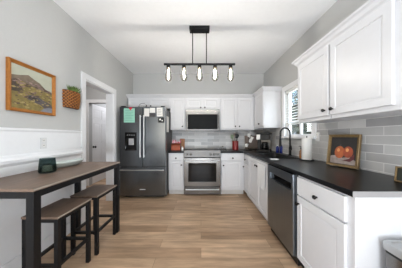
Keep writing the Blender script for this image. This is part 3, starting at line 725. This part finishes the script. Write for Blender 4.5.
for k in range(150):
    a = random.random()*2*PI; rr = random.random()
    base = Vector((0.034+0.018*math.cos(a)*rr, 0.085*math.sin(a)*rr, 0.195))
    tip = base+Vector((random.uniform(0.0, 0.045), base.y*0.35+random.uniform(-0.05, 0.05), random.uniform(0.03, 0.09)))
    tip.x = max(tip.x, 0.012)
    mid = base.lerp(tip, 0.6); wv = Vector((random.uniform(-1, 1), random.uniform(-1, 1), 0)).normalized()*0.009
    wv.x = max(wv.x, -0.004)
    mb.add([tuple(base), tuple(mid+wv), tuple(tip), tuple(mid-wv)], [(0, 1, 2, 3)])
o = mb.build('foliage', M['leaf'], wb)

# ---------------------------------------------------------------- hanging light fixture
LY = 2.32
lf = thing('pendant_light', 'black linear ceiling light with five clear glass bulbs', 'ceiling light', ((192.6+206.4)/2*LY/F-201*LY/F, LY, ZC))
zb = 2.228-ZC
MB().box(-0.14, 0.14, -0.055, 0.055, -0.045, -0.0005).build('canopy', M['black'], lf, 0.003)
for sx in (-0.097, 0.097): MB().tube([(sx, 0, -0.045), (sx, 0, zb+0.008)], 0.0065, 8).build('rod', M['black'], lf, smooth=True)
MB().box(-0.5, 0.5, -0.012, 0.012, zb-0.012, zb+0.012).build('bar', M['black'], lf, 0.002)
for k in range(5):
    x = (k-2)*0.219+0.0
    s_ = MB().lathe([(0.020, zb-0.0125), (0.026, zb-0.016), (0.026, zb-0.05), (0.021, zb-0.055)], (x, 0, 0), 16).build('socket', M['black'], lf, smooth=True)
    lab(MB().lathe([(0.0275, zb-0.0505), (0.0275, zb-0.062), (0.022, zb-0.066)], (x, 0, 0), 16).build('socket_collar', mat('brass_collar', (150, 138, 116), 0.3, 0.9), s_, smooth=True), 'pale metal collar')
    g_ = MB().lathe([(0.021, zb-0.066), (0.024, zb-0.085), (0.034, zb-0.115), (0.045, zb-0.15), (0.050, zb-0.18), (0.046, zb-0.208), (0.032, zb-0.228), (0.012, zb-0.238), (0.001, zb-0.239), (0.001, zb-0.2365), (0.011, zb-0.2355), (0.030, zb-0.226), (0.044, zb-0.207), (0.048, zb-0.18), (0.043, zb-0.15), (0.032, zb-0.115), (0.022, zb-0.085), (0.019, zb-0.066)], (x, 0, 0), 20, cap=False).build('bulb', M['bulbglass'], lf, smooth=True)
    MB().lathe([(0.001, zb-0.085), (0.003, zb-0.10), (0.0055, zb-0.14), (0.003, zb-0.18), (0.001, zb-0.195)], (x, 0, 0), 10).build('filament', M['filament'], g_, smooth=True)

# ---------------------------------------------------------------- fruit painting leaning on the right backsplash
def leaning(name, label, cat, p0, p1, h, lean, z=CT+0.001):
    """p0,p1: base corners left->right as the viewer sees it; leans backwards"""
    p0, p1 = Vector((*p0, z)), Vector((*p1, z)); d = (p1-p0); w = d.length; d.normalize()
    back = Vector((-d.y, d.x, 0))   # to the left of direction = away from viewer
    up = (Vector((0, 0, 1))*math.cos(lean)+back*math.sin(lean))
    nrm = d.cross(up)  # local -y is towards viewer
    t = thing(name, label, cat)
    c = (p0+p1)/2+up*h/2
    yl = up.cross(d)
    m = Matrix(((d.x, yl.x, up.x, c.x), (d.y, yl.y, up.y, c.y), (d.z, yl.z, up.z, c.z), (0, 0, 0, 1)))
    t.matrix_world = m
    return t, w
fp, w_ = leaning('fruit_painting', 'gold framed still life of orange fruit leaning on the right backsplash', 'painting', (1.375, 1.80), (1.452, 1.52), 0.335, 0.13)
h_ = 0.325
local_frame(fp, w_, h_, [(0.0, -0.006), (0.0, 0.016), (0.005, 0.020), (0.012, 0.016), (0.022, 0.014), (0.026, 0.006), (0.028, -0.004)], M['palegold'])
cv = MB().box(-w_/2+0.024, w_/2-0.024, -0.002, 0.006, -h_/2+0.024, h_/2-0.024).build('canvas', paint('dark_painted_ground', (30, 27, 26), 0.25, 10), fp)
a, b = w_/2-0.03, h_/2-0.03
flat([(-a, -b), (a, -b), (a, -b+0.04), (0.06, -b+0.075), (0.0, -b+0.06), (-0.06, -b+0.085), (-a, -b+0.07)], -0.0030, paint('painted_cloth', (150, 138, 132), 0.25, 25), 'painted_cloth', cv)
def disc(cx, cz, rx, rz, n=20): return [(cx+rx*math.cos(2*PI*k/n), cz+rz*math.sin(2*PI*k/n)) for k in range(n)]
flat(disc(-0.030, -0.018, 0.047, 0.062), -0.0038, paint('painted_orange_fruit', (158, 82, 44), 0.22, 22), 'painted_fruit', cv)
flat(disc(0.048, -0.012, 0.043, 0.056), -0.0046, paint('painted_red_fruit', (140, 64, 38), 0.25, 22), 'painted_fruit', cv)
flat([(0.0, -0.10), (0.06, -0.075), (0.10, -0.03), (0.105, -0.075), (0.07, -0.105)], -0.0046, paint('painted_berries', (84, 34, 38), 0.4, 60), 'painted_berries', cv)
for (cx_, cz_, q) in ((-0.040, 0.004, -0.0054), (0.040, 0.008, -0.0054)):
    flat(disc(cx_, cz_, 0.014, 0.018), q, M['fruit_light'], 'painted_highlight', cv)
flat([(-0.034, 0.04), (-0.024, 0.045), (-0.018, 0.062), (-0.026, 0.060)], -0.0054, M['bark'], 'painted_stem', cv)
# small gold framed picture at right edge
sp, w_ = leaning('small_picture', 'small dark picture in a bright gold frame at the right end of the counter', 'picture', (1.352, 1.15), (1.366, 1.015), 0.105, 0.10)
h_ = 0.105
local_frame(sp, w_, h_, [(0.0, -0.006), (0.0, 0.008), (0.004, 0.010), (0.008, 0.008), (0.009, 0.002)], M['palegold'])
MB().box(-w_/2+0.006, w_/2-0.006, -0.002, 0.006, -h_/2+0.006, h_/2-0.006).build('picture_panel', paint('dark_green_panel', (34, 38, 32), 0.3, 20), sp)

# ---------------------------------------------------------------- counter things, right run
pt = thing('paper_towel_roll', 'white paper towel roll on a black stand beside the sink window', 'paper towel', (1.372, 2.14, CT+0.0005))
MB().lathe([(0.085, 0), (0.085, 0.008), (0.078, 0.012)], (0, 0, 0), 28).build('stand_base', M['black'], pt, smooth=True)
MB().tube([(0, 0, 0.01), (0, 0, 0.315)], 0.006, 8).build('stand_rod', M['black'], pt)
MB().lathe([(0.058, 0.0125), (0.0585, 0.015), (0.0585, 0.288), (0.056, 0.29), (0.02, 0.29)], (0, 0, 0), 28).build('paper_roll', M['paper'], pt, smooth=True)
def bottle(name, label, cat, x, y, r, h, m, capm, z=CT+0.0005, pump=False, group=None):
    t = thing(name, label, cat, (x, y, z), 0, group)
    MB().lathe([(r*0.9, 0), (r, 0.006), (r, h*0.62), (r*0.8, h*0.72), (r*0.36, h*0.80), (r*0.34, h*0.88)], (0, 0, 0), 18).build('bottle_body', m, t, smooth=True)
    MB().lathe([(r*0.42, h*0.86), (r*0.42, h*0.97), (r*0.30, h)], (0, 0, 0), 14).build('cap', capm, t, smooth=True)
    if pump: MB().tube([(0, 0, h*0.98), (0, 0, h*1.12), (-0.03, 0, h*1.12)], 0.004, 8).build('pump', capm, t)
    return t
bottle('soap_bottle', 'slim amber soap bottle beside the paper towel roll', 'bottle', 1.378, 2.275, 0.021, 0.155, M['amber'], M['blackplastic'], pump=True)
bottle('soap_bottle', 'blue dish soap bottle right behind the sink, nearer the faucet', 'bottle', px(281.2, 3.10), 3.10, 0.03, 0.175, M['blue'], M['white'])
bottle('soap_bottle', 'shorter blue bottle between the coffee maker and the taller blue bottle', 'bottle', px(277.4, 3.14), 3.14, 0.028, 0.145, M['blue'], M['white'])

# coffee maker
cm = thing('coffee_maker', 'black and chrome coffee maker in the back right corner', 'coffee maker', (1.335, 3.50, CT+0.0005), math.radians(-28))
MB().box(-0.13, 0.13, -0.13, 0.12, 0, 0.035).build('base', M['blackplastic'], cm, 0.006)
MB().box(-0.13, -0.075, 0.0, 0.12, 0.0352, 0.31).build('column', M['blackplastic'], cm, 0.006)
MB().box(-0.072, 0.13, 0.05, 0.12, 0.0352, 0.31).build('water_tank', M['tank'], cm, 0.006)
MB().box(-0.14, 0.14, -0.12, 0.125, 0.345, 0.385).build('lid', M['blackplastic'], cm, 0.010)
MB().box(-0.06, 0.12, -0.11, 0.04, 0.235, 0.344).build('filter_basket', M['blackplastic'], cm, 0.010)
MB().box(-0.136, -0.062, -0.11, -0.002, 0.24, 0.344).build('chrome_face', M['white'], cm, 0.004)
MB().lathe([(0.05, 0.037), (0.072, 0.05), (0.075, 0.11), (0.06, 0.17), (0.045, 0.19)], (0.02, -0.045, 0), 20).build('carafe', M['blackglass'], cm, smooth=True)
MB().tube([(0.045, -0.105, 0.17), (0.075, -0.135, 0.16), (0.075, -0.14, 0.09), (0.05, -0.108, 0.07)], 0.007, 8).build('carafe_handle', M['blackplastic'], cm, smooth=True)
# mug tree
mt = thing('mug_tree', 'black metal mug tree on the back counter right of the stove', 'mug tree', (px(248.8, 3.62), 3.62, CT+0.0005))
MB().lathe([(0.07, 0), (0.07, 0.008), (0.012, 0.014)], (0, 0, 0), 24).build('base', M['black'], mt, smooth=True)
MB().tube([(0, 0, 0.01), (0, 0, 0.39)], 0.006, 8).build('pole', M['black'], mt)
arms = [((-1, -0.3), 0.17), ((0.3, -1), 0.27), ((1, -0.2), 0.33), ((-0.2, -0.9), 0.39)]
mb = MB()
mugs = []
for (dx, dy), z in arms:
    v = Vector((dx, dy, 0)).normalized(); mb.tube([(0, 0, z-0.02), tuple(v*0.03+Vector((0, 0, z-0.015))), tuple(v*0.065+Vector((0, 0, z+0.006)))], 0.004, 6)
    mugs.append((v, z))
mb.build('arms', M['black'], mt)
descr = ['lowest white mug on the mug tree, hanging to the left', 'white mug at the middle front of the mug tree', 'white mug hanging to the right side of the mug tree', 'topmost white mug on the mug tree']
for (v, z), dsc in zip(mugs, descr):
    mg = thing('mug', dsc, 'mug', tuple(Vector(mt.location)+v*0.064+Vector((0, 0, z-0.062))), math.atan2(v.y, v.x), 'white mugs on the mug tree')
    m2 = MB(); m2.m = Matrix.Rotation(0.5, 4, 'Y')
    m2.lathe([(0.024, -0.03), (0.032, -0.022), (0.035, 0.03), (0.033, 0.03), (0.029, -0.018)], (0, 0, 0), 18)
    m2.build('cup', M['white'], mg, smooth=True)
    m2 = MB(); m2.m = Matrix.Rotation(0.5, 4, 'Y')
    m2.tube([(-0.034+0.0*k, 0, 0.02) if k == 0 else (-0.034-0.02*math.sin(PI*k/8), 0, 0.02*math.cos(PI*k/8)) for k in range(9)], 0.0045, 8)
    m2.build('handle', M['white'], mg, smooth=True)
# board leaning on the back wall behind the mug tree
t, w_ = leaning('serving_board', 'large taupe board leaning on the backsplash behind the mug tree', 'board', (px(245.2, 3.93), 3.945), (px(259.6, 3.93), 3.945), 0.34, 0.16)
mb = MB(); mb.box(-w_/2, w_/2, -0.009, 0.009, -0.16, 0.155); mb.build('board', M['greyboard'], t, 0.01)
# utensil crock
cr = thing('utensil_crock', 'red utensil crock on the back counter right of the stove', 'crock', (px(235.3, 3.72), 3.72, CT+0.0005))
MB().lathe([(0.064, 0), (0.070, 0.005), (0.070, 0.20), (0.066, 0.205), (0.062, 0.20), (0.060, 0.02)], (0, 0, 0), 24).build('crock', M['crock'], cr, smooth=True)
for k, (ax, ay, hh_, kind) in enumerate([(-0.85, -0.1, 0.34, 'spatula'), (-0.1, 0.5, 0.37, 'spoon'), (0.25, -0.5, 0.35, 'spatula'), (0.65, 0.3, 0.36, 'spoon')]):
    ut = thing(kind if kind != 'spoon' else 'serving_spoon', ['grey green spatula leaning left in the red crock', 'pale serving spoon near the centre of the red crock', 'dark spatula in the middle of the red crock', 'black serving spoon leaning right in the red crock', 'low steel whisk at the front of the red crock'][k], 'utensil',
               (cr.location.x+ax*0.012, cr.location.y+ay*0.03, CT+0.022), 0, 'utensils in the red crock')
    d = Vector((ax*0.27, ay*0.2, 1)).normalized(); e = d*(hh_-0.02)
    mu_ = [M['leaf2'], M['greyboard'], M['blackplastic'], M['blackplastic'], M['steel']][k]
    MB().tube([(0, 0, 0), tuple(e*0.8)], 0.0055, 8).build('handle', mu_, ut, smooth=True)
    if kind == 'spatula':
        m2 = MB(); m2.m = Matrix.Translation(e*0.88); m2.box(-0.034, 0.034, -0.003, 0.003, -0.045, 0.05); m2.build('blade', mu_, ut, 0.004)
    elif kind == 'spoon':
        MB().ball(tuple(e*0.9), 0.03, (1, 0.35, 1.35)).build('bowl', mu_, ut, smooth=True)
    else:
        m2 = MB()
        for q in range(5):
            an = PI*q/5; m2.tube([tuple(e*0.8+Vector((0.022*math.sin(2*PI*s/10)*math.cos(an), 0.022*math.sin(2*PI*s/10)*math.sin(an), 0.035*(1-math.cos(2*PI*s/10))))) for s in range(11)], 0.0015, 4)
        m2.build('wires', mu_, ut)
# glass butter dish right of stove
bd = thing('butter_dish', 'low clear glass covered dish just right of the stove', 'dish', (px(222.8, 3.62), 3.62, CT+0.0005))
MB().box(-0.085, 0.085, -0.05, 0.05, 0, 0.010).build('tray', M['steel'], bd, 0.004)
MB().hexa([(-0.075, -0.042, 0.0105), (0.075, -0.042, 0.0105), (0.075, 0.042, 0.0105), (-0.075, 0.042, 0.0105), (-0.062, -0.032, 0.075), (0.062, -0.032, 0.075), (0.062, 0.032, 0.075), (-0.062, 0.032, 0.075)]).build('cover', glass('dish_glass', (232, 234, 236), 0.08, 1.15, 0.6), bd, 0.006)
MB().ball((0, 0, 0.085), 0.011).build('knob', M['blackplastic'], bd, smooth=True)
# pale pot holder lying on counter beside the stove, and dark sponge holder at the sink front
tag(bx(0.93, 1.03, 2.17, 2.235, CT+0.0008, CT+0.010).build('dish_cloth', M['cloth'], None, 0.003), 'small folded white cloth on the counter in front of the sink', 'cloth')

# ---------------------------------------------------------------- left back counter: copper box, checkered towel, board, bottle, jar
bb = thing('bread_box', 'copper bread box on the short counter left of the stove', 'bread box', (px(176.2, 3.64), 3.64, CT+0.0005))
mb = MB(); n = 8
prof = [(-0.085, 0.0), (-0.085, 0.09)]+[(-0.085+0.09*(1-math.cos(PI/2*k/n)), 0.09+0.07*math.sin(PI/2*k/n)) for k in range(1, n+1)]+[(0.085, 0.16), (0.085, 0.0)]
m2 = MB(); m2.m = Matrix.Rotation(PI/2, 4, 'Z') @ Matrix.Identity(4)
rings = [[(x, y, z) for y, z in prof] for x in (-0.098, 0.098)]
MB().loft(rings).build('box', M['copper'], bb, 0.003)
MB().tube([(-0.04, -0.095, 0.08), (0.04, -0.095, 0.08)], 0.005, 8).build('handle', M['steel'], bb)
# checkered towel draped over the box top
def checker(name, c1, c2, s):
    m = bpy.data.materials.new(name); m.use_nodes = True; n = m.node_tree; b = n.nodes['Principled BSDF']; b.inputs['Roughness'].default_value = 0.9
    tc = n.nodes.new('ShaderNodeTexCoord'); k = n.nodes.new('ShaderNodeTexChecker'); k.inputs['Scale'].default_value = s
    mp = n.nodes.new('ShaderNodeMapping'); mp.inputs['Rotation'].default_value = (0.3, 0.75, 0.2)
    k.inputs['Color1'].default_value = lin(c1); k.inputs['Color2'].default_value = lin(c2)
    n.links.new(tc.outputs['Object'], mp.inputs[0]); n.links.new(mp.outputs[0], k.inputs[0]); n.links.new(k.outputs[0], b.inputs['Base Color']); return m
M['check'] = checker('red_checked_cloth', (190, 44, 74), (226, 220, 226), 32)
mb = MB(); nx, ny = 22, 10; g = []
for jy in range(ny+1):
    for ix in range(nx+1):
        x = -0.13+0.26*ix/nx; y = -0.07+0.15*jy/ny
        g.append((x, y, 0.172+0.03*abs(math.sin(ix*0.75+jy*0.5))+0.025*math.sin(ix*0.33)+0.02*(random.random()-0.2)))
top = [(x*0.74, y*0.55+0.05, z+0.004) for x, y, z in g]; bot = [(x*0.74, y*0.55+0.05, 0.1632) for x, y, z in g]
N_ = (nx+1)*(ny+1); fs = []
for jy in range(ny):
    for ix in range(nx):
        a = jy*(nx+1)+ix; fs += [(a, a+1, a+nx+2, a+nx+1), (N_+a, N_+a+nx+1, N_+a+nx+2, N_+a+1)]
for ix in range(nx): fs += [(ix, N_+ix, N_+ix+1, ix+1), (ny*(nx+1)+ix, ny*(nx+1)+ix+1, N_+ny*(nx+1)+ix+1, N_+ny*(nx+1)+ix)]
for jy in range(ny): a = jy*(nx+1); fs += [(a, a+nx+1, N_+a+nx+1, N_+a), (a+nx, N_+a+nx, N_+a+2*nx+1, a+2*nx+1)]
mb.m = Matrix.Translation(bb.location); mb.add(top+bot, fs)
tag(mb.build('checkered_cloth', M['check'], smooth=True), 'red and white checkered cloth heaped on the copper bread box', 'cloth')
t, w_ = leaning('cutting_board', 'small brown cutting board leaning on the tiles left of the stove', 'cutting board', (px(179.6, 3.93), 3.955), (px(184.6, 3.93), 3.955), 0.26, 0.14)
mb = MB(); mb.box(-w_/2, w_/2, -0.008, 0.008, -0.13, 0.12); mb.build('board', M['boardwood'], t, 0.006)
bottle('oil_bottle', 'tall dark bottle standing between the refrigerator and the copper bread box', 'bottle', px(171.3, 3.96), 3.965, 0.022, 0.30, M['blackplastic'], M['blackplastic'])
bottle('spice_jar', 'small white jar right of the copper bread box', 'jar', px(182.3, 3.55), 3.55, 0.024, 0.09, M['white'], M['white'])

# ---------------------------------------------------------------- towel on the sink cabinet
mb = MB(); nz_, ny_ = 20, 16; xs0 = FX-0.024
def tw(y, z, back=False):
    return xs0-0.010-0.013*(0.5+0.5*math.sin(y*75+z*4))*(1.15-z/0.9)-0.002
yA, yB = 2.22, 2.50
grid = []
for i in range(nz_+1):
    z = 0.82-0.34*i/nz_
    for j_ in range(ny_+1):
        y = yA+(yB-yA)*j_/ny_*(1-0.12*i/nz_)+0.02*i/nz_
        grid.append((tw(y, z), y, z))
n1 = len(grid); grid += [(x+0.005, y, z) for x, y, z in grid]
fs = []
for i in range(nz_):
    for j_ in range(ny_):
        a = i*(ny_+1)+j_; fs += [(a, a+1, a+ny_+2, a+ny_+1), (n1+a, n1+a+ny_+1, n1+a+ny_+2, n1+a+1)]
for j_ in range(ny_): a = nz_*(ny_+1)+j_; fs += [(j_, n1+j_, n1+j_+1, j_+1), (a, a+1, n1+a+1, n1+a)]
for i in range(nz_): a = i*(ny_+1); fs += [(a, a+ny_+1, n1+a+ny_+1, n1+a), (a+ny_, n1+a+ny_, n1+a+2*ny_+1, a+2*ny_+1)]
mb.add(grid, fs)
tag(mb.build('dish_towel', M['cloth'], smooth=True), 'white dish towel hanging on the sink cabinet door beside the dishwasher', 'towel')

# ---------------------------------------------------------------- trash can
tc_ = thing('trash_can', 'brushed steel step trash can beside the white end panel', 'trash can', (1.20, 0.84, 0.0))
def canring(ax, by, z, r=0.03, bow=0.13, n=6):
    by -= 0.045
    out = []
    for (sx, sy, a0) in ((1, 1, 0), (-1, 1, PI/2), (-1, -1, PI), (1, -1, 1.5*PI)):
        for k in range(n+1):
            t = a0+PI/2*k/n; x = sx*(ax-r)+r*math.cos(t); y = sy*(by-r)+r*math.sin(t)
            out.append((x, y, z))
    # bowed front edge
    front = [( -(ax-r)+2*(ax-r)*k/8, -by-bow*math.sin(PI*k/8), z) for k in range(1, 8)]
    i = 3*(n+1)
    return out[:i]+front+out[i:]
mb = MB(); mb.loft([canring(0.19, 0.125, 0.03), canring(0.19, 0.125, 0.585)]); mb.build('body', M['steel'], tc_, smooth=True)
mb = MB(); mb.loft([canring(0.185, 0.12, 0.0), canring(0.194, 0.129, 0.006), canring(0.194, 0.129, 0.029)]); mb.build('base', M['blackplastic'], tc_, smooth=True)
mb = MB(); mb.loft([canring(0.191, 0.126, 0.586), canring(0.193, 0.128, 0.60)]); mb.build('rim', M['blackplastic'], tc_, smooth=True)
mb = MB(); mb.loft([canring(0.196, 0.131, 0.601), canring(0.197, 0.132, 0.632), canring(0.192, 0.127, 0.640), canring(0.175, 0.112, 0.640, 0.025), canring(0.170, 0.108, 0.634, 0.025)]); mb.build('lid', M['lid'], tc_, smooth=True)
MB().box(-0.05, 0.05, -0.255, -0.19, 0.008, 0.02).build('pedal', M['steel'], tc_, 0.004)

# ---------------------------------------------------------------- outside the window
struct(bx(XR+WT+0.02, 40, -8, 45, -0.6, -0.5).build('ground', M['grass']), 'lawn outside the window', 'ground')
def tree(x, y, h, r, label, seed):
    random.seed(seed)
    t = thing('tree', label, 'tree', (x, y, -0.5), 0, 'trees outside the sink window')
    mb = MB(); mb.tube([(0, 0, 0), (0.05, 0, h*0.4), (-0.04, 0.05, h*0.75), (0.0, 0.0, h)], [0.16, 0.12, 0.08, 0.03], 10)
    for k in range(9):
        a = random.random()*2*PI; z = h*(0.3+0.07*k); l = r*random.uniform(0.6, 1)
        mb.tube([(0, 0, z), (l*0.5*math.cos(a), l*0.5*math.sin(a), z+0.25*l), (l*math.cos(a), l*math.sin(a), z+0.6*l)], [0.05, 0.035, 0.012], 6)
    mb.build('trunk', M['bark'], t, smooth=True)
    mb = MB()
    for k in range(600):
        a = random.random()*2*PI; u = random.random()**0.5*r; z = h*random.uniform(0.42, 1.08); u *= max(0.25, 1-abs(z/h-0.7)*1.5)
        c = Vector((u*math.cos(a), u*math.sin(a), z)); d1 = Vector([random.gauss(0, 1) for _ in range(3)]).normalized()*0.14; d2 = d1.cross(Vector([random.gauss(0, 1) for _ in range(3)])).normalized()*0.08
        mb.add([tuple(c-d1), tuple(c+d2), tuple(c+d1), tuple(c-d2)], [(0, 1, 2, 3)])
    mb.build('crown', M['foliage'], t)
tree(4.1, 6.9, 3.4, 1.2, 'leafy tree outside the sink window, seen through the far pane', 1)
tree(5.9, 8.6, 4.0, 1.3, 'taller leafy tree standing farther from the sink window', 2)
tree(6.6, 6.6, 2.9, 0.8, 'small tree outside the sink window, between the two larger trees', 5)
hs = thing('neighbour_house', 'blue grey house with a dark roof outside the sink window', 'house', (10.5, 15.5, -0.5), math.radians(-30))
MB().box(-3.5, 3.5, -2.5, 2.5, 0, 2.9).build('wall', M['siding'], hs)
mb = MB(); mb.prism([(-3.9, 2.9), (3.9, 2.9), (0, 5.0)], -2.9, 2.9); mb.build('roof', M['roof'], hs)
for x in (-2.0, 0, 2.0): MB().box(x-0.45, x+0.45, -2.55, -2.501, 1.0, 2.2).build('window', M['blackglass'], hs)
